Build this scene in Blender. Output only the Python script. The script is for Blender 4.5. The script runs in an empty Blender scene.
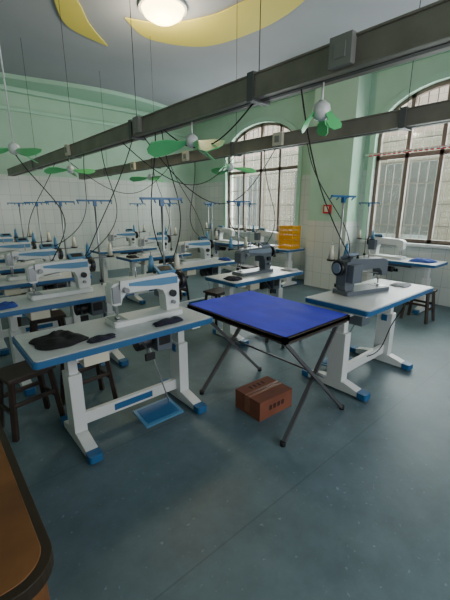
import bpy, bmesh, math, random
from mathutils import Vector, Matrix, noise
random.seed(4)
S=bpy.context.scene
def lin(c):
    return tuple(((v/255)/12.92 if v/255<=.04045 else ((v/255+.055)/1.055)**2.4) for v in c)+(1,)
MATS={}
def mat(name,rgb,rough=.5,metal=0,var=0.0,scale=8,emit=None,bump=0):
    if name in MATS: return MATS[name]
    m=bpy.data.materials.new(name); m.use_nodes=True
    nt=m.node_tree; b=nt.nodes['Principled BSDF']
    b.inputs['Base Color'].default_value=lin(rgb); b.inputs['Roughness'].default_value=rough; b.inputs['Metallic'].default_value=metal
    if var>0 or bump>0:
        tc=nt.nodes.new('ShaderNodeTexCoord'); n=nt.nodes.new('ShaderNodeTexNoise'); n.inputs['Scale'].default_value=scale; n.inputs['Detail'].default_value=5
        nt.links.new(tc.outputs['Object'],n.inputs['Vector'])
        if var>0:
            r=nt.nodes.new('ShaderNodeValToRGB'); c=lin(rgb)
            r.color_ramp.elements[0].position=.3; r.color_ramp.elements[1].position=.7
            r.color_ramp.elements[0].color=tuple(x*(1-var) for x in c[:3])+(1,); r.color_ramp.elements[1].color=tuple(min(1,x*(1+var)) for x in c[:3])+(1,)
            nt.links.new(n.outputs['Fac'],r.inputs['Fac']); nt.links.new(r.outputs['Color'],b.inputs['Base Color'])
        if bump>0:
            bp=nt.nodes.new('ShaderNodeBump'); bp.inputs['Strength'].default_value=bump; bp.inputs['Distance'].default_value=.01
            nt.links.new(n.outputs['Fac'],bp.inputs['Height']); nt.links.new(bp.outputs['Normal'],b.inputs['Normal'])
    if emit:
        b.inputs['Emission Color'].default_value=lin(rgb); b.inputs['Emission Strength'].default_value=emit
    MATS[name]=m; return m

class MB:
    def __init__(s): s.bm=bmesh.new(); s.mats=[]
    def mi(s,m):
        if m not in s.mats: s.mats.append(m)
        return s.mats.index(m)
    def poly(s,rings,m,smooth=False,M=None,cap=True):
        i=s.mi(m); vr=[]
        for r in rings: vr.append([s.bm.verts.new((M@Vector(p)) if M else Vector(p)) for p in r])
        n=len(rings[0])
        for a,b in zip(vr[:-1],vr[1:]):
            for k in range(n):
                try:
                    f=s.bm.faces.new((a[k],a[(k+1)%n],b[(k+1)%n],b[k])); f.material_index=i; f.smooth=smooth
                except ValueError: pass
        if cap:
            for r in (list(reversed(vr[0])),vr[-1]):
                f=s.bm.faces.new(r); f.material_index=i
    def box(s,x0,x1,y0,y1,z0,z1,m,M=None):
        s.poly([[(x0,y0,z0),(x1,y0,z0),(x1,y1,z0),(x0,y1,z0)],[(x0,y0,z1),(x1,y0,z1),(x1,y1,z1),(x0,y1,z1)]],m,M=M)
    def cb(s,c,d,m,M=None):
        s.box(c[0]-d[0]/2,c[0]+d[0]/2,c[1]-d[1]/2,c[1]+d[1]/2,c[2]-d[2]/2,c[2]+d[2]/2,m,M)
    def rr(s,cx,cy,sx,sy,r,z0,z1,m,M=None,seg=5):
        p=[]
        for (ax,ay,st) in ((1,1,0),(-1,1,90),(-1,-1,180),(1,-1,270)):
            for k in range(seg+1):
                a=math.radians(st+90*k/seg); p.append((cx+ax*(sx/2-r)+r*math.cos(a),cy+ay*(sy/2-r)+r*math.sin(a)))
        s.poly([[(x,y,z0) for x,y in p],[(x,y,z1) for x,y in p]],m,M=M)
    def prism(s,pts,axis,a0,a1,m,M=None):
        def P(p,a):
            return (a,p[0],p[1]) if axis=='x' else ((p[0],a,p[1]) if axis=='y' else (p[0],p[1],a))
        s.poly([[P(p,a0) for p in pts],[P(p,a1) for p in pts]],m,M=M)
    def cyl(s,p,q,r,m,r2=None,seg=12,M=None):
        p=Vector(p);q=Vector(q);r2=r if r2 is None else r2
        d=(q-p).normalized(); up=Vector((0,0,1)) if abs(d.z)<.9 else Vector((1,0,0))
        u=d.cross(up).normalized(); v=d.cross(u)
        def ring(c,rr): return [c+u*rr*math.cos(2*math.pi*k/seg)+v*rr*math.sin(2*math.pi*k/seg) for k in range(seg)]
        s.poly([ring(p,r),ring(q,r2)],m,smooth=True,M=M)
    def lathe(s,prof,m,seg=24,M=None):
        s.poly([[(r*math.cos(2*math.pi*k/seg),r*math.sin(2*math.pi*k/seg),z) for k in range(seg)] for r,z in prof],m,smooth=True,M=M)
    def beam(s,p,q,w,h,m):
        p=Vector(p);q=Vector(q);d=(q-p); L=d.length; R=d.to_track_quat('X','Z').to_matrix().to_4x4()
        s.cb((L/2,0,0),(L,w,h),m,M=Matrix.Translation(p)@R)
    def mesh(s,name):
        bmesh.ops.recalc_face_normals(s.bm,faces=s.bm.faces)
        me=bpy.data.meshes.new(name); s.bm.to_mesh(me); s.bm.free()
        for m in s.mats: me.materials.append(m)
        return me
def put(me,name,loc=(0,0,0),rz=0,bev=0,parent=None,rot=None,scale=None):
    o=bpy.data.objects.new(name,me); S.collection.objects.link(o); o.location=loc; o.rotation_euler=rot or (0,0,rz)
    if scale: o.scale=scale
    if bev:
        b=o.modifiers.new('bevel','BEVEL'); b.width=bev; b.segments=2; b.limit_method='ANGLE'; b.angle_limit=math.radians(50)
    if parent: o.parent=parent
    return o

# ---------- materials
white=mat('white_enamel',(208,211,209),.35)
lam=mat('laminate_top',(184,188,188),.36,var=.05,scale=20)
blue=mat('blue_trim',(36,90,136),.4)
lblue=mat('light_blue_plastic',(80,130,165),.4)
steel=mat('steel',(150,152,155),.3,.9)
dsteel=mat('dark_steel',(98,98,100),.4,.5)
black=mat('black_plastic',(22,22,24),.4)
dgrey=mat('dark_grey_paint',(88,96,104),.35)
rubber=mat('rubber',(16,16,16),.7)
green=mat('green_blade',(95,200,125),.35)
railm=mat('rail_paint',(128,122,112),.45,.2,var=.16,scale=6)
raild=mat('rail_slot',(50,47,44),.6)
cream=mat('cream_plastic',(205,200,180),.4)
greyb=mat('grey_box',(130,130,126),.5)
royal=mat('blue_fabric',(26,36,205),.75,var=.15,scale=5,bump=.5)
navy=mat('navy_cloth',(24,26,44),.9,var=.3,scale=14,bump=.5)
blk=mat('black_cloth',(18,18,21),.9,var=.3,scale=14,bump=.5)
denim=mat('denim_cloth',(40,66,140),.9,var=.3,scale=14,bump=.5)
grycloth=mat('pale_cloth',(165,168,175),.9,var=.1,scale=10,bump=.4)
dwood=mat('dark_wood',(46,36,30),.5,var=.25,scale=9)
rimwood=mat('rim_wood',(46,36,24),.45,var=.2,scale=7)
owood=mat('orange_wood',(112,72,36),.55,var=.25,scale=5)
card=mat('cardboard',(120,70,50),.8,var=.1,scale=6)
tapem=mat('packing_tape',(135,86,60),.35)
ink=mat('carton_ink',(60,30,22),.8)
red=mat('red_plastic',(190,30,42),.5)
yel=mat('yellow_plastic',(228,165,15),.4)
brownf=mat('window_frame_brown',(112,98,88),.5)
barm=mat('security_bar',(160,152,140),.5,.2)

def wallmat(name,h,axis):
    m=bpy.data.materials.new(name); m.use_nodes=True; nt=m.node_tree; b=nt.nodes['Principled BSDF']; L=nt.links.new
    tc=nt.nodes.new('ShaderNodeTexCoord'); sp=nt.nodes.new('ShaderNodeSeparateXYZ'); L(tc.outputs['Object'],sp.inputs[0])
    cb=nt.nodes.new('ShaderNodeCombineXYZ')
    ad=nt.nodes.new('ShaderNodeMath'); ad.operation='ADD'; L(sp.outputs['X'],ad.inputs[0]); L(sp.outputs['Y'],ad.inputs[1])
    L(ad.outputs[0],cb.inputs['X']); L(sp.outputs['Z'],cb.inputs['Y'])
    br=nt.nodes.new('ShaderNodeTexBrick'); L(cb.outputs[0],br.inputs['Vector']); br.offset=0
    br.inputs['Scale'].default_value=1; br.inputs['Brick Width'].default_value=.2; br.inputs['Row Height'].default_value=.3; br.inputs['Mortar Size'].default_value=.003
    br.inputs['Color1'].default_value=lin((204,209,203)); br.inputs['Color2'].default_value=lin((196,203,197)); br.inputs['Mortar'].default_value=lin((160,167,162))
    n=nt.nodes.new('ShaderNodeTexNoise'); n.inputs['Scale'].default_value=1.3; n.inputs['Detail'].default_value=6; L(tc.outputs['Object'],n.inputs['Vector'])
    r=nt.nodes.new('ShaderNodeValToRGB'); r.color_ramp.elements[0].position=.3;r.color_ramp.elements[1].position=.7
    r.color_ramp.elements[0].color=lin((154,190,166)); r.color_ramp.elements[1].color=lin((172,204,182)); L(n.outputs['Fac'],r.inputs['Fac'])
    g=nt.nodes.new('ShaderNodeMath'); g.operation='GREATER_THAN'; g.inputs[1].default_value=h; L(sp.outputs['Z'],g.inputs[0])
    mx=nt.nodes.new('ShaderNodeMix'); mx.data_type='RGBA'; L(g.outputs[0],mx.inputs['Factor']); L(br.outputs['Color'],mx.inputs['A']); L(r.outputs['Color'],mx.inputs['B'])
    L(mx.outputs['Result'],b.inputs['Base Color'])
    ro=nt.nodes.new('ShaderNodeMapRange'); ro.inputs['To Min'].default_value=.25; ro.inputs['To Max'].default_value=.75; L(g.outputs[0],ro.inputs['Value']); L(ro.outputs[0],b.inputs['Roughness'])
    return m
wm_hi=wallmat('wall_tile_high',2.2,'x'); wm_lo=wallmat('wall_tile_low',1.3,'x')
# floor
fm=bpy.data.materials.new('vinyl_floor'); fm.use_nodes=True; nt=fm.node_tree; b=nt.nodes['Principled BSDF']; L=nt.links.new
tc=nt.nodes.new('ShaderNodeTexCoord')
n1=nt.nodes.new('ShaderNodeTexNoise'); n1.inputs['Scale'].default_value=1.2; n1.inputs['Detail'].default_value=8; n1.inputs['Roughness'].default_value=.65; L(tc.outputs['Object'],n1.inputs['Vector'])
r1=nt.nodes.new('ShaderNodeValToRGB'); r1.color_ramp.elements[0].position=.35; r1.color_ramp.elements[1].position=.68
r1.color_ramp.elements[0].color=lin((80,100,108)); r1.color_ramp.elements[1].color=lin((100,121,128)); L(n1.outputs['Fac'],r1.inputs['Fac'])
br=nt.nodes.new('ShaderNodeTexBrick'); br.inputs['Scale'].default_value=1; br.inputs['Brick Width'].default_value=7; br.inputs['Row Height'].default_value=1.0; br.inputs['Mortar Size'].default_value=.004
br.inputs['Color1'].default_value=(1,1,1,1); br.inputs['Color2'].default_value=(.95,.96,.96,1); br.inputs['Mortar'].default_value=(.72,.72,.72,1); L(tc.outputs['Object'],br.inputs['Vector'])
mx=nt.nodes.new('ShaderNodeMix'); mx.data_type='RGBA'; mx.blend_type='MULTIPLY'; mx.inputs['Factor'].default_value=1; L(r1.outputs['Color'],mx.inputs['A']); L(br.outputs['Color'],mx.inputs['B'])
n2=nt.nodes.new('ShaderNodeTexNoise'); n2.inputs['Scale'].default_value=32; n2.inputs['Detail'].default_value=2; L(tc.outputs['Object'],n2.inputs['Vector'])
r2=nt.nodes.new('ShaderNodeValToRGB'); r2.color_ramp.elements[0].position=.67; r2.color_ramp.elements[1].position=.75; r2.color_ramp.elements[0].color=(0,0,0,1); r2.color_ramp.elements[1].color=(.5,.5,.5,1); L(n2.outputs['Fac'],r2.inputs['Fac'])
m2=nt.nodes.new('ShaderNodeMix'); m2.data_type='RGBA'; L(r2.outputs['Color'],m2.inputs['Factor']); L(mx.outputs['Result'],m2.inputs['A']); m2.inputs['B'].default_value=lin((140,158,165))
n3=nt.nodes.new('ShaderNodeTexNoise'); n3.inputs['Scale'].default_value=6; n3.inputs['Detail'].default_value=9; n3.inputs['Roughness'].default_value=.7; L(tc.outputs['Object'],n3.inputs['Vector'])
r3=nt.nodes.new('ShaderNodeValToRGB'); r3.color_ramp.elements[0].position=.35; r3.color_ramp.elements[1].position=.6; r3.color_ramp.elements[0].color=(.78,.8,.8,1); r3.color_ramp.elements[1].color=(1,1,1,1); L(n3.outputs['Fac'],r3.inputs['Fac'])
m3=nt.nodes.new('ShaderNodeMix'); m3.data_type='RGBA'; m3.blend_type='MULTIPLY'; m3.inputs['Factor'].default_value=1; L(m2.outputs['Result'],m3.inputs['A']); L(r3.outputs['Color'],m3.inputs['B'])
L(m3.outputs['Result'],b.inputs['Base Color']); 
rr_=nt.nodes.new('ShaderNodeMapRange'); rr_.inputs['To Min'].default_value=.36; rr_.inputs['To Max'].default_value=.56; L(n3.outputs['Fac'],rr_.inputs['Value']); L(rr_.outputs[0],b.inputs['Roughness'])
ceilm=mat('ceiling_paint',(152,156,162),.8,var=.05,scale=.8)
cyel=mat('ceiling_yellow',(210,196,88),.7)
cgrn=mat('cornice_green',(164,202,180),.6)

# ---------- room shell
XW,YW,HC=6.3,8.6,3.9; X0,Y0=-1.6,-2.4
m=MB(); m.box(X0-.2,XW+.25,Y0-.2,YW+.2,-.1,0,fm); put(m.mesh('floor'),'floor')
m=MB(); m.box(X0-.2,XW+.25,Y0-.2,YW+.2,HC,HC+.15,ceilm); put(m.mesh('ceiling'),'ceiling')
m=MB(); m.box(X0,XW,YW,YW+.2,0,HC,wm_hi); put(m.mesh('wall_north'),'wall_north')
m=MB(); m.box(X0-.2,X0,Y0-.2,YW+.2,0,HC,wm_hi); put(m.mesh('wall_west'),'wall_west')
def arch(yc,hw,spring,rise,n=16):
    return [(yc-hw*math.cos(math.pi*k/n),spring+rise*math.sin(math.pi*k/n)) for k in range(n+1)]
WIN=[(2.2,1.05,.97,2.72,.68),(6.05,1.15,.97,2.72,.68)]
m=MB(); y=Y0-.2
for (yc,hw,sl,sp_,ri) in WIN:
    m.box(XW,XW+.25,y,yc-hw,0,HC,wm_hi if y>3 else wm_lo)
    m.box(XW,XW+.25,yc-hw,yc+hw,0,sl,wm_hi)
    A=arch(yc,hw,sp_,ri)
    for a,c in zip(A[:-1],A[1:]): m.prism([a,c,(c[0],HC),(a[0],HC)],'x',XW,XW+.25,wm_hi)
    y=yc+hw
m.box(XW,XW+.25,y,YW+.2,0,HC,wm_hi); put(m.mesh('wall_east'),'wall_east')
m=MB(); m.box(X0,0,Y0-.2,Y0,0,HC,wm_hi); m.box(4.5,XW,Y0-.2,Y0,0,HC,wm_hi); m.box(0,4.5,Y0-.2,Y0,0,.9,wm_hi); m.box(0,4.5,Y0-.2,Y0,3.1,HC,wm_hi)  # opening added in the unseen rear wall so fill light can enter
put(m.mesh('wall_south'),'wall_south')
m=MB(); 
for x in (0.03,1.5,3.0,4.47): m.box(x-.03,x+.03,Y0-.15,Y0-.08,.9,3.1,brownf)
for z in (.93,2.4,3.07): m.box(0,4.5,Y0-.15,Y0-.08,z-.03,z+.03,brownf)
put(m.mesh('window_3'),'window_3')  # invented window behind the camera, framing the fill-light opening
m=MB(); m.box(5.9,XW-.002,3.44,4.29,0,HC-.002,wm_lo); put(m.mesh('pillar'),'wall_pillar')
m=MB(); m.box(XW-.12,XW-.003,Y0+.01,3.43,HC-.16,HC-.003,cgrn); m.box(XW-.12,XW-.003,4.30,YW-.01,HC-.16,HC-.003,cgrn); put(m.mesh('trim_1'),'trim_1',bev=.02)
m=MB(); m.box(X0+.01,XW-.13,YW-.12,YW-.003,HC-.16,HC-.003,cgrn); m.box(X0+.01,XW-.13,YW-.05,YW-.003,HC-.5,HC-.42,cgrn); put(m.mesh('trim_2'),'trim_2',bev=.02)
m=MB(); pts=[]
N=40
for k in range(N+1):
    x=X0+.02+(XW-.15-X0)*k/N; pts.append((x,7.85+.18*math.sin(x*1.3)))
pts+= [(XW-.15,YW-.15),(X0+.02,YW-.15)]
m.prism(pts,'z',HC-.08,HC-.004,cgrn); put(m.mesh('trim_3'),'trim_3')
for i,(yc,hw,sl,sp_,ri) in enumerate(WIN):
    m=MB(); A=arch(yc,hw,sp_,ri); B=arch(yc,hw+.1,sp_,ri+.1)
    A=[(yc-hw,sl)]+A+[(yc+hw,sl)]; B=[(yc-hw-.1,sl)]+B+[(yc+hw+.1,sl)]
    for k in range(len(A)-1): m.prism([A[k],A[k+1],B[k+1],B[k]],'x',XW-.025,XW-.002,cgrn)
    m.box(XW-.12,XW+.1,yc-hw-.05,yc+hw+.05,sl-.04,sl,white)
    put(m.mesh('trim'),'trim_%d'%(4+i))
# windows
glass=bpy.data.materials.new('window_glass'); glass.use_nodes=True; nt=glass.node_tree; nt.nodes.clear()
o_=nt.nodes.new('ShaderNodeOutputMaterial'); t_=nt.nodes.new('ShaderNodeBsdfTransparent'); g_=nt.nodes.new('ShaderNodeBsdfGlossy'); x_=nt.nodes.new('ShaderNodeMixShader')
g_.inputs['Roughness'].default_value=.1; x_.inputs[0].default_value=.06; t_.inputs[0].default_value=(.9,.95,.93,1)
nt.links.new(t_.outputs[0],x_.inputs[1]); nt.links.new(g_.outputs[0],x_.inputs[2]); nt.links.new(x_.outputs[0],o_.inputs[0])
for i,(yc,hw,sl,sp_,ri) in enumerate(WIN):
    m=MB(); xa,xb=XW+.08,XW+.14
    A=arch(yc,hw,sp_,ri); B=arch(yc,hw-.06,sp_,ri-.06)
    for k in range(len(A)-1): m.prism([A[k],A[k+1],B[k+1],B[k]],'x',xa,xb,brownf)
    m.box(xa,xb,yc-hw,yc-hw+.06,sl,sp_,brownf); m.box(xa,xb,yc+hw-.06,yc+hw,sl,sp_,brownf)
    m.box(xa,xb,yc-hw,yc+hw,sl,sl+.06,brownf); m.box(xa,xb,yc-hw,yc+hw,2.35,2.42,brownf)
    def top(yy): 
        t=(yy-yc)/hw; return sp_+ri*math.sqrt(max(0,1-t*t))
    for k in range(1,4):
        yy=yc-hw+2*hw*k/4; m.box(xa,xb,yy-.03,yy+.03,sl,top(yy),brownf)
    m.box(xa+.028,xa+.032,yc-hw+.02,yc+hw-.02,sl+.02,sp_,glass)
    nb=15
    for k in range(1,nb):
        yy=yc-hw+2*hw*k/nb; m.cyl((XW+.2,yy,sl),(XW+.2,yy,top(yy)-.01),.008,barm,seg=6)
    for z in (1.25,1.6,1.95,2.3,2.65,3.0): 
        t=min(1,max(0,(z-sp_)/ri)); w=hw*math.sqrt(1-t*t)-.01
        m.box(XW+.19,XW+.21,yc-w,yc+w,z-.012,z+.012,barm)
    put(m.mesh('window'),'window_%d'%(i+1))
# facade outside
fac=bpy.data.materials.new('facade'); fac.use_nodes=True; nt=fac.node_tree; b=nt.nodes['Principled BSDF']
tc=nt.nodes.new('ShaderNodeTexCoord')
sp=nt.nodes.new('ShaderNodeSeparateXYZ'); cbn=nt.nodes.new('ShaderNodeCombineXYZ'); nt.links.new(tc.outputs['Object'],sp.inputs[0]); nt.links.new(sp.outputs['Y'],cbn.inputs['X']); nt.links.new(sp.outputs['Z'],cbn.inputs['Y'])
bk=nt.nodes.new('ShaderNodeTexBrick'); nt.links.new(cbn.outputs[0],bk.inputs['Vector']); bk.inputs['Scale'].default_value=1; bk.inputs['Brick Width'].default_value=.3; bk.inputs['Row Height'].default_value=.12; bk.inputs['Mortar Size'].default_value=.006
bk.inputs['Color1'].default_value=lin((212,198,180)); bk.inputs['Color2'].default_value=lin((196,182,162)); bk.inputs['Mortar'].default_value=lin((170,158,144)); nt.links.new(bk.outputs['Color'],b.inputs['Base Color'])
m=MB(); m.box(9.2,9.5,-3,14,-.1,5.5,fac)
for yy in (0.5,3.2,5.9,8.6,11.3):
    m.box(9.12,9.19,yy,yy+1.3,.9,2.6,greyb); m.box(9.08,9.19,yy-.1,yy+1.4,.78,.9,white); m.box(9.08,9.12,yy+.62,yy+.68,.9,2.6,white)
put(m.mesh('neighbor_building'),'neighbor_building')
m=MB(); m.box(6.6,20,-10,20,-.12,-.1,mat('alley_ground',(120,118,112),.9,var=.1)); put(m.mesh('alley_ground'),'ground')

# ceiling decoration
def smoothpts(p,n=6):
    out=[]
    for i in range(len(p)-1):
        a=p[max(0,i-1)];b_=p[i];c=p[i+1];d=p[min(len(p)-1,i+2)]
        for k in range(n):
            t=k/n; out.append(tuple(.5*((2*b_[j])+(-a[j]+c[j])*t+(2*a[j]-5*b_[j]+4*c[j]-d[j])*t*t+(-a[j]+3*b_[j]-3*c[j]+d[j])*t**3) for j in (0,1)))
    return out+[tuple(p[-1])]
def crescent(outer,inner,name):
    o=smoothpts(outer,8); i=smoothpts(inner,8)
    n=min(len(o),len(i)); 
    def rs(l): return [l[round(k*(len(l)-1)/(n-1))] for k in range(n)]
    o=rs(o);i=rs(i); m=MB()
    for k in range(n-1): 
        q=[o[k],o[k+1],i[k+1],i[k]]
        if k==0: q=[(o[0]),o[1],i[1]]
        if k==n-2: q=[o[k],o[k+1],i[k]]
        m.prism(q,'z',HC-.02,HC-.004,cyel)
    put(m.mesh(name),name)
crescent([(2.475,4.79),(3.0,5.09),(3.736,4.755),(3.98,3.86),(3.88,3.07),(3.5,2.5)],[(2.475,4.79),(2.93,4.57),(3.26,4.04),(3.36,3.52),(3.45,3.0),(3.5,2.5)],'trim_6')
crescent([(1.45,4.3),(1.684,4.976),(2.02,5.5),(2.64,5.71)],[(1.45,4.3),(1.89,4.80),(2.2,5.25),(2.64,5.71)],'trim_7')
# ceiling lamp
lampm=mat('lamp_glow',(255,222,150),.4,emit=14)
m=MB(); m.lathe([(.03,-.15),(.15,-.14),(.23,-.09),(.26,-.03)],lampm,seg=32); m.lathe([(.29,-.03),(.29,0)],white,seg=32)
put(m.mesh('ceiling_lamp'),'ceiling_lamp',(2.71,4.26,HC-.003))
ld=bpy.data.lights.new('lamp_bulb','POINT'); ld.energy=55; ld.color=(1,.88,.65); ld.shadow_soft_size=.15
lo=bpy.data.objects.new('lamp_bulb',ld); S.collection.objects.link(lo); lo.location=(2.71,4.26,HC-.4)

# ---------- sewing table
def table_mesh(sp=.43,lo=0):
    m=MB()
    m.rr(0,0,1.2,.55,.03,.718,.756,blue); m.rr(0,0,1.176,.526,.024,.755,.7602,lam)
    for sx in (-1,1):
        x=sx*sp+lo
        m.cb((x,0,.703),(.07,.46,.028),white)
        m.cb((x,.02,.58),(.055,.09,.24),white)
        m.cb((x,.02,.29),(.08,.135,.45),white)
        m.prism([(-.27,.02),(-.27,.05),(-.2,.07),(-.06,.10),(.10,.10),(.2,.07),(.26,.05),(.26,.02)],'x',x-.038,x+.038,white)
        for sy in (-1,1):
            m.rr(x,sy*.255,.086,.08,.018,.012,.064,blue); m.cyl((x,sy*.25,0),(x,sy*.25,.015),.022,rubber)
        m.cb((x-.042*sx,.02,.47),(.008,.05,.06),blue)
    m.cb((lo,.03,.15),(2*sp-.04,.035,.085),white); m.cb((lo,.011,.15),(.3,.003,.05),blue)
    m.cb((lo,.05,.66),(2*sp-.06,.03,.04),white)
    P=Matrix.Translation((.10+lo,-.16,.09))@Matrix.Rotation(math.radians(8),4,'X')
    m.cb((0,0,0),(.30,.21,.014),lblue,M=P); m.cb((0,0,.009),(.25,.165,.006),blue,M=P)
    m.cyl((-.08+lo,.04,.11),(.3+lo,.04,.11),.008,steel); m.cyl((.22+lo,-.12,.1),(.18,.02,.66),.005,steel)
    m.rr(.02,.03,.46,.19,.03,.66,.719,dgrey)
    m.cb((.28,.0,.61),(.12,.2,.15),dgrey); m.cb((.28,-.102,.62),(.09,.006,.08),black)
    m.cyl((.1,.0,.6),(.2,.0,.6),.06,black,seg=16)
    m.cb((-.26,-.10,.675),(.15,.28,.07),cream)
    m.cyl((.12,-.05,.66),(.12,-.16,.56),.006,steel); m.cb((.12,-.17,.55),(.07,.02,.05),black)
    return m.mesh('sewing_table')
TM=table_mesh(); TA=table_mesh(.405,.065); TB=table_mesh(.39,.12)
def machine_mesh(body,acc):
    m=MB()
    m.rr(0,0,.5,.18,.02,0,.034,body)
    prof=[(.235,.03),(.248,.07),(.248,.23),(.235,.272),(.19,.29),(.02,.282),(-.17,.276),(-.222,.262),(-.24,.24),(-.24,.14),(-.225,.128),(-.18,.128),(-.17,.165),(-.14,.196),(.08,.194),(.12,.18),(.138,.14),(.145,.03)]
    m.prism(prof,'y',-.045,.05,body)
    m.prism([(.235,.215),(.235,.262),(.02,.262),(-.12,.258),(-.12,.24),(0,.225),(.1,.215)],'y',-.052,-.044,acc)
    m.prism([(-.235,.145),(-.235,.245),(-.185,.255),(-.185,.145)],'y',-.058,-.044,steel)
    m.cyl((.248,0,.22),(.275,0,.22),.035,steel,seg=20); m.cyl((.272,0,.22),(.30,0,.22),.062,black,seg=24); m.cyl((.30,0,.22),(.31,0,.22),.042,acc,seg=20)
    m.cb((.19,.085,.18),(.1,.07,.14),dgrey)
    m.cyl((-.205,-.01,.13),(-.205,-.01,.075),.007,steel); m.cyl((-.205,-.01,.075),(-.205,-.01,.036),.0025,steel)
    m.cyl((-.19,.005,.13),(-.19,.005,.055),.006,steel); m.cb((-.2,-.01,.044),(.022,.045,.008),steel)
    m.cb((-.2,-.005,.0355),(.09,.13,.003),steel)
    m.cyl((-.15,-.045,.22),(-.15,-.08,.22),.018,steel,seg=14); m.cyl((-.19,-.055,.23),(-.19,-.07,.285),.004,steel)
    m.cyl((.19,-.045,.15),(.19,-.07,.15),.024,black,seg=16); m.cyl((.19,-.045,.09),(.19,-.075,.09),.013,steel)
    m.cyl((-.05,0,.275),(-.05,0,.34),.004,steel); m.cyl((.1,.02,.28),(.1,.02,.32),.01,black)
    P=Matrix.Translation((.16,-.01,.308))@Matrix.Rotation(math.radians(25),4,'X')
    m.cb((0,0,0),(.13,.08,.02),acc,M=P); m.cb((0,0,.0115),(.09,.05,.004),black,M=P)
    m.cyl((.1,.04,.19),(-.1,.07,.16),.005,steel)
    return m.mesh('sewing_machine')
MW=machine_mesh(white,lblue); MD=machine_mesh(dgrey,mat('grey_accent',(120,135,150),.4))
def stand_mesh():
    m=MB(); m.cyl((0,0,-.03),(0,0,.84),.009,steel,seg=8); m.cyl((0,0,0),(0,0,.03),.022,black)
    m.beam((-.12,0,.26),(.12,0,.26),.02,.012,dsteel)
    cols=[lblue,cream]
    for k,sx in enumerate((-.11,.11)):
        m.cyl((sx,0,.26),(sx,0,.275),.04,black,seg=16); m.cyl((sx,0,.275),(sx,0,.40),.028,cols[k],r2=.014,seg=14); m.cyl((sx,0,.40),(sx,0,.43),.004,steel,seg=6)
    m.beam((-.17,0,.83),(.17,0,.83),.018,.018,blue); 
    for sx in (-.16,-.06,.06,.16): m.cyl((sx,-.0,.83),(sx,-.03,.80),.006,blue,seg=8)
    m.cb((0,0,.8),(.03,.03,.05),blue)
    return m.mesh('thread_stand')
SM=stand_mesh()
# x,y,rot,mesh,machine offset,stand offset,table scale,table mesh,machine extra rot
stations=[(.965,2.22,0,MW,(.22,.05),(.50,.21),(1.03,1,1),TA,0),(.94,3.40,0,MW,(0,.05),(.46,.2),(1,1,1),TM,0),(.94,4.5,0,MW,(.03,.05),(.46,.2),(1,1,1),TM,0),(.94,5.6,0,MW,(0,.05),(.46,.2),(1,1,1),TM,0),(.94,6.75,0,MW,(0,.05),(.46,.2),(1,1,1),TM,0),
 (3.15,1.50,180,MD,(.08,-.08),(.20,-.27),(1.1,1.1,1.04),TB,-14),(3.1,2.98,0,MD,(0,.05),(-.1,.22),(1,1,1),TM,0),(3.07,4.18,0,MW,(0,.05),(.46,.2),(1,1,1),TM,0),(3.07,5.38,0,MW,(0,.05),(.46,.2),(1,1,1),TM,0),(3.07,6.6,0,MW,(0,.05),(.46,.2),(1,1,1),TM,0),
 (5.72,2.35,90,MW,(.22,.0),(.5,.2),(1,1,1),TM,0),(5.55,4.85,90,MW,(.12,.05),(.5,.22),(1,1,1),TM,0),(5.55,6.3,90,MW,(0,.05),(.46,.2),(1,1,1),TM,0),(-.75,4.5,0,MW,(0,.05),(.46,.2),(1,1,1),TM,0),(-.75,5.6,0,MW,(0,.05),(.46,.2),(1,1,1),TM,0)]
for k,(x,y,r,mm,mo,so,sc,tm,mr) in enumerate(stations):
    a=math.radians(r); M=Matrix.Rotation(a,3,'Z'); zt=.7602*sc[2]
    put(tm,'sewing_table',(x,y,0),a,bev=.004,scale=sc)
    o=M@Vector((mo[0],mo[1],0)); put(mm,'sewing_machine',(x+o.x,y+o.y,zt+.001),a+math.radians(mr+random.uniform(-2,2)),bev=.006,scale=(1.1,1.1,1.12))
    o=M@Vector((so[0],so[1],0)); put(SM,'thread_stand',(x+o.x,y+o.y,zt+.0305),a+math.radians(random.uniform(-12,12)))

# ---------- blue folding table
m=MB(); x0,x1,y0,y1=1.67,2.45,1.33,2.42
m.box(x0,x1,y0,y1,.715,.735,dwood)
for (a,b_,c,d) in ((x0,x1,y0,y0+.03),(x0,x1,y1-.03,y1),(x0,x0+.03,y0,y1),(x1-.03,x1,y0,y1)): m.box(a,b_,c,d,.70,.742,dwood)
n=24; vs=[]
i_=m.mi(royal)
for j in range(n+1):
    row=[]
    for i in range(n+1):
        x=x0+.012+(x1-x0-.024)*i/n; y=y0+.012+(y1-y0-.024)*j/n
        row.append(m.bm.verts.new((x,y,.7475+.005*noise.noise(Vector((x*7,y*3,1))))))
    vs.append(row)
for j in range(n):
    for i in range(n):
        f=m.bm.faces.new((vs[j][i],vs[j][i+1],vs[j+1][i+1],vs[j+1][i])); f.material_index=i_; f.smooth=True
for yy in (1.36,2.26):
    m.beam((x0+.03,yy,.70),(x1-.12,yy-.1,.012),.028,.022,dsteel); m.beam((x1-.03,yy+.04,.70),(x0-.04,yy-.08,.012),.028,.022,dsteel)
    m.cyl((2.06,yy-.09,.37),(2.06,yy+.06,.37),.012,steel)
    m.box(x0+.02,x1-.02,yy-.02,yy+.06,.685,.70,dsteel)
    m.cyl((x1-.12,yy-.1,0),(x1-.12,yy-.1,.03),.02,rubber); m.cyl((x0-.04,yy-.08,0),(x0-.04,yy-.08,.03),.02,rubber)
m.beam((2.06,1.36,.37),(2.06,2.26,.37),.014,.014,dsteel)
put(m.mesh('folding_table'),'folding_table')

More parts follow.
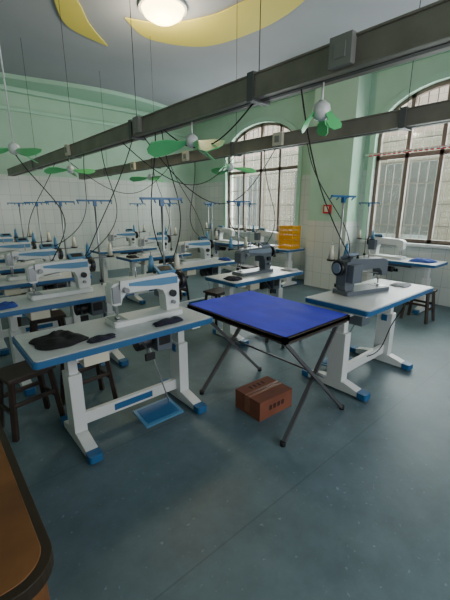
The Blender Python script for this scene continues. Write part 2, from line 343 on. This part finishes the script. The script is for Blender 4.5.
# ---------- carton
m=MB(); m.box(-.18,.18,-.14,.14,0,.155,card); m.box(-.181,.181,-.03,.03,.02,.1565,tapem)
m.box(-.18,.18,-.002,.002,.155,.158,ink)
for k in range(4): m.box(-.08+.045*k,-.05+.045*k,-.1415,-.139,.06,.10,ink)
for k in range(4): m.box(-.08+.045*k,-.06+.045*k,.06,.10,.1545,.1562,ink)
put(m.mesh('cardboard_box'),'cardboard_box',(1.89,1.70,0),math.radians(-2),bev=.003)

# ---------- wood cabinet (bottom-left)
m=MB(); m.rr(0,0,1.0,1.1,.09,0.06,.44,owood,seg=8); m.rr(0,0,1.06,1.16,.12,.44,.49,rimwood,seg=8); m.rr(0,0,1.0,1.10,.10,.489,.494,owood,seg=8)
for sx in(-1,1):
    for sy in(-1,1): m.cb((sx*.42,sy*.46,.03),(.07,.07,.06),dwood)
put(m.mesh('wooden_cabinet'),'wooden_cabinet',(-.365,1.53,0),bev=.01)

# ---------- stools
def stool_mesh(seat):
    m=MB(); m.rr(0,0,.34,.26,.02,.43,.455,seat)
    for sx in(-1,1):
        for sy in(-1,1): m.beam((sx*.13,sy*.09,.43),(sx*.17,sy*.12,0.005),.035,.035,dwood)
        m.beam((sx*.155,-.11,.2),(sx*.155,.11,.2),.02,.03,dwood)
    for sy in(-1,1): m.beam((-.155,sy*.108,.25),(.155,sy*.108,.25),.02,.03,dwood)
    m.box(-.14,.14,-.1,.1,.40,.43,dwood)
    return m.mesh('stool')
ST=stool_mesh(lam); ST2=stool_mesh(dwood)
for (x,y,r,s_) in ((.85,2.68,5,ST),(.9,3.92,-4,ST2),(.42,2.66,12,ST2),(3.1,2.5,3,ST2),(3.0,3.6,8,ST2),(3.1,4.8,0,ST2),(5.2,1.80,88,ST2),(4.75,4.8,92,ST2),(.95,5.05,4,ST2)):
    put(s_,'wooden_stool',(x,y,0),math.radians(r),bev=.004)

# ---------- basket
m=MB()
for z in (0,.09,.18,.27,.36): m.poly([[(-.19,-.14,z),(.19,-.14,z),(.19,.14,z),(-.19,.14,z)],[(-.195,-.145,z+.05),(.195,-.145,z+.05),(.195,.145,z+.05),(-.195,.145,z+.05)]],yel,cap=(z==0))
for k in range(9):
    x=-.18+.045*k
    for y_ in (-.145,.145): m.box(x-.008,x+.008,y_-.004,y_+.004,0,.41,yel)
for k in range(7):
    y_=-.14+.0467*k
    for x in (-.195,.195): m.box(x-.004,x+.004,y_-.008,y_+.008,0,.41,yel)
m.box(-.205,.205,-.155,-.14,.40,.42,yel);m.box(-.205,.205,.14,.155,.40,.42,yel);m.box(-.205,-.19,-.14,.14,.40,.42,yel);m.box(.19,.205,-.14,.14,.40,.42,yel)
put(m.mesh('basket'),'plastic_basket',(5.57,4.46,.762),math.radians(90),scale=(.85,.85,1.05))

# ---------- cloth
def cloth(x,y,z,rx,ry,h,mt,seed,rz=0):
    m=MB(); nr,na=9,36; i_=m.mi(mt); rings=[]
    for j in range(1,nr+1):
        t=j/nr; ring=[]
        for k in range(na):
            a=2*math.pi*k/na; q=(1+.28*noise.noise(Vector((math.cos(a)*1.3,math.sin(a)*1.3,seed))))/max(abs(math.cos(a)),abs(math.sin(a)))**.7
            px,py=rx*t*q*math.cos(a),ry*t*q*math.sin(a)
            hz=h*.8*(1-t**5)*(.6+.5*noise.noise(Vector((px*18,py*18,seed*3))))+.004
            ring.append(m.bm.verts.new((px,py,max(.003,hz) if j<nr else 0.001)))
        rings.append(ring)
    c=m.bm.verts.new((0,0,h*.5))
    for k in range(na):
        f=m.bm.faces.new((c,rings[0][k],rings[0][(k+1)%na])); f.smooth=True
    for a,b_ in zip(rings[:-1],rings[1:]):
        for k in range(na): f=m.bm.faces.new((a[k],b_[k],b_[(k+1)%na],a[(k+1)%na])); f.smooth=True
    m.bm.faces.new(list(reversed(rings[-1])))
    put(m.mesh('folded_cloth'),'folded_cloth',(x,y,z),math.radians(rz))
T=.762
cloth(.54,2.20,T,.14,.14,.06,blk,1.3,20); cloth(.77,2.06,T,.09,.045,.03,navy,2.2)
cloth(1.25,2.06,T,.12,.045,.05,navy,5.1,0); cloth(.46,3.3,T,.08,.1,.05,denim,3.7); cloth(.46,4.4,T,.08,.12,.06,blk,6.2)
cloth(1.42,3.24,T,.07,.07,.05,denim,8.2); cloth(3.59,2.85,T,.08,.1,.04,grycloth,4.4); cloth(2.60,4.1,T,.08,.12,.08,navy,7.7); cloth(3.62,1.45,.792,.1,.08,.03,grycloth,9.7)
cloth(5.7,2.02,T,.15,.17,.07,denim,11.2); cloth(3.57,4.1,T,.07,.12,.06,denim,12.2); cloth(2.60,5.3,T,.08,.12,.06,blk,13.2); cloth(5.6,5.34,T,.1,.06,.08,blk,14); cloth(.46,5.5,T,.08,.12,.08,navy,15)
cloth(2.64,2.9,T,.09,.1,.05,navy,17)

# ---------- rails
def rail(x,z,y0,y1,name,yb,boxes):
    m=MB(); w=.06
    m.box(x-w,x+w,y0,y1,z-.06,z+.055,railm); m.box(x-w-.008,x+w+.008,y0,y1,z+.055,z+.065,railm)
    m.box(x-.018,x+.018,y0,y1,z-.062,z-.058,raild)
    m.box(x-w-.006,x-w,y0,y1,z-.06,z-.045,railm)
    for yy in yb:
        m.box(x-w-.012,x+w+.012,yy-.025,yy+.025,z-.07,z+.075,dsteel); m.cyl((x,yy,z+.07),(x,yy,HC-.002),.003,black,seg=6)
    for (yy,mt_,s_) in boxes:
        m.box(x-w-.035,x-w,yy-s_/2,yy+s_/2,z-.05,z+.07,mt_); m.box(x-w-.04,x-w-.035,yy-s_/4,yy+s_/4,z-.02,z+.04,greyb)
    put(m.mesh(name),'lighting_track',bev=.002)
RZ=2.2
rail(1.6,RZ,.35,8.2,'track',(1.55,3.0,4.6,6.3),[(.98,greyb,.11),(2.85,greyb,.1),(4.6,cream,.1)])
rail(2.95,RZ,.6,8.2,'track',(1.3,3.2,5.0,6.8),[(2.5,cream,.12),(4.1,cream,.12),(5.6,cream,.12)])
# ---------- fans
def fan_mesh(L=.3,droop=8,drop=.12,n=3,wd=1.4):
    m=MB(); m.cyl((0,0,0),(0,0,drop),.006,white,seg=8); m.lathe([(.015,-.07),(.035,-.06),(.045,-.03),(.04,0),(.015,.02)],white,seg=18)
    for k in range(n):
        R=Matrix.Rotation(2*math.pi*k/n+.3,4,'Z')@Matrix.Translation((.035,0,-.03))@Matrix.Rotation(math.radians(droop),4,'Y')@Matrix.Rotation(math.radians(30),4,'X')
        pts=[(0,-.015),(.05,-.03*wd),(L*.5,-.05*wd),(L*.85,-.05*wd),(L,-.02),(L,.02),(L*.85,.045*wd),(L*.5,.04*wd),(.05,.02),(0,.012)]
        m.prism(pts,'z',-.003,.003,green,M=R)
    return m.mesh('fan')
F1=fan_mesh(.29,6,.098); F2=fan_mesh(.11,55,.098,3,.7); F4=fan_mesh(.29,14,.098,3,1.7)
put(F4,'hanging_fan',(1.6,2.20,2.04),2.3); put(F1,'hanging_fan',(2.95,3.3,2.04),1.3); put(F2,'hanging_fan',(1.6,1.12,2.04),.2)
put(F1,'hanging_fan',(1.6,4.8,2.04),.9); put(F1,'hanging_fan',(2.95,5.2,2.04),.1)
F3=fan_mesh(.28,10,HC-2.052,3); put(F3,'hanging_fan',(.73,3.5,2.05),.6)
# ---------- cables
def cable(p,q,sag,side,name='power_cable',r=.0045):
    cu=bpy.data.curves.new(name,'CURVE'); cu.dimensions='3D'; cu.bevel_depth=r; cu.bevel_resolution=1
    sp=cu.splines.new('POLY'); N=22; sp.points.add(N)
    p=Vector(p);q=Vector(q)
    for k in range(N+1):
        t=k/N; v=p.lerp(q,t); v.z-=sag*math.sin(math.pi*t); v.x+=side*math.sin(math.pi*t)*(1+.4*math.sin(5*t)); v.y+=side*.5*math.sin(2*math.pi*t)
        sp.points[k].co=(*v,1)
    o=bpy.data.objects.new(name,cu); S.collection.objects.link(o); cu.materials.append(rubber)
cable((1.6,2.6,2.14),(1.40,2.30,1.06),.1,.12); cable((1.6,3.1,2.14),(1.16,3.5,1.06),.3,-.1); cable((1.6,3.3,2.14),(2.95,3.2,2.14),.35,.05)
cable((1.6,4.3,2.14),(1.16,4.6,1.06),.2,.15); cable((2.95,2.2,2.14),(2.85,1.62,1.09),.1,.15); cable((2.95,2.75,2.14),(3.3,3.05,1.06),.1,.15)
cable((2.95,4.0,2.14),(3.3,4.25,1.06),.2,-.15); cable((2.95,5.1,2.14),(3.3,5.45,1.06),.2,.15); cable((1.6,1.25,2.14),(2.85,1.6,1.09),.25,.1)
cable((1.6,5.4,2.14),(1.16,5.7,1.06),.2,-.12); cable((1.6,1.5,2.2),(1.6,2.6,2.16),.22,0); cable((3.0,1.15,.74),(3.05,1.5,.15),.1,.06)
cable((.73,3.52,2.0),(.9,3.46,1.08),.1,.2); cable((1.6,2.7,2.14),(1.5,2.43,1.06),.1,-.08); cable((1.6,3.8,2.14),(1.16,3.45,1.06),.15,.2)
cable((2.95,3.4,2.14),(3.3,3.05,1.06),.2,-.2); cable((1.6,4.9,2.14),(2.95,4.6,2.14),.4,.05); cable((2.95,4.6,2.14),(3.3,4.25,1.06),.1,.1)
cable((1.6,2.9,2.14),(2.95,2.6,2.14),.55,.05)
# ---------- ribbon rod, fire box
m=MB(); m.cyl((6.16,1.1,2.43),(6.16,3.35,2.43),.012,white,seg=8)
for yy in (1.15,3.3): m.cyl((6.16,yy,2.43),(6.298,yy,2.43),.01,white)
for k in range(26):
    yy=1.2+.082*k; m.box(6.155,6.165,yy-.026,yy+.026,2.40,2.447,red)
put(m.mesh('curtain_rod'),'curtain_rod')
m=MB(); m.box(5.85,5.899,3.77,3.92,1.44,1.60,red); m.box(5.845,5.85,3.80,3.89,1.47,1.57,cream); put(m.mesh('alarm_box'),'fire_alarm_box',bev=.004)

# ---------- lights
def area(name,loc,rot,sx,sy,e,col):
    l=bpy.data.lights.new(name,'AREA'); l.shape='RECTANGLE'; l.size=sx; l.size_y=sy; l.energy=e; l.color=col
    o=bpy.data.objects.new(name,l); S.collection.objects.link(o); o.location=loc; o.rotation_euler=rot
area('sky_light_window_1',(6.75,2.2,2.1),(0,math.radians(78),0),2.2,2.0,180,(.98,.99,1))
area('sky_light_window_2',(6.75,6.05,2.1),(0,math.radians(78),0),2.2,2.2,215,(.98,.99,1))
area('rear_fill_light',(2.25,Y0-.35,2.0),(math.radians(90),0,0),4.4,2.1,90,(.98,.98,1))  # added fill lamp behind the camera, shining through the invented rear opening
w=bpy.data.worlds.new('World'); S.world=w; w.use_nodes=True; w.node_tree.nodes['Background'].inputs[0].default_value=(.92,.95,1,1); w.node_tree.nodes['Background'].inputs[1].default_value=3.0
cd=bpy.data.cameras.new('camera'); cd.lens=21.0; cd.sensor_width=36; cd.clip_start=.02
co=bpy.data.objects.new('camera',cd); S.collection.objects.link(co); co.location=(0,0,1.56); co.rotation_euler=(math.radians(75.1),0,math.radians(-41)); S.camera=co
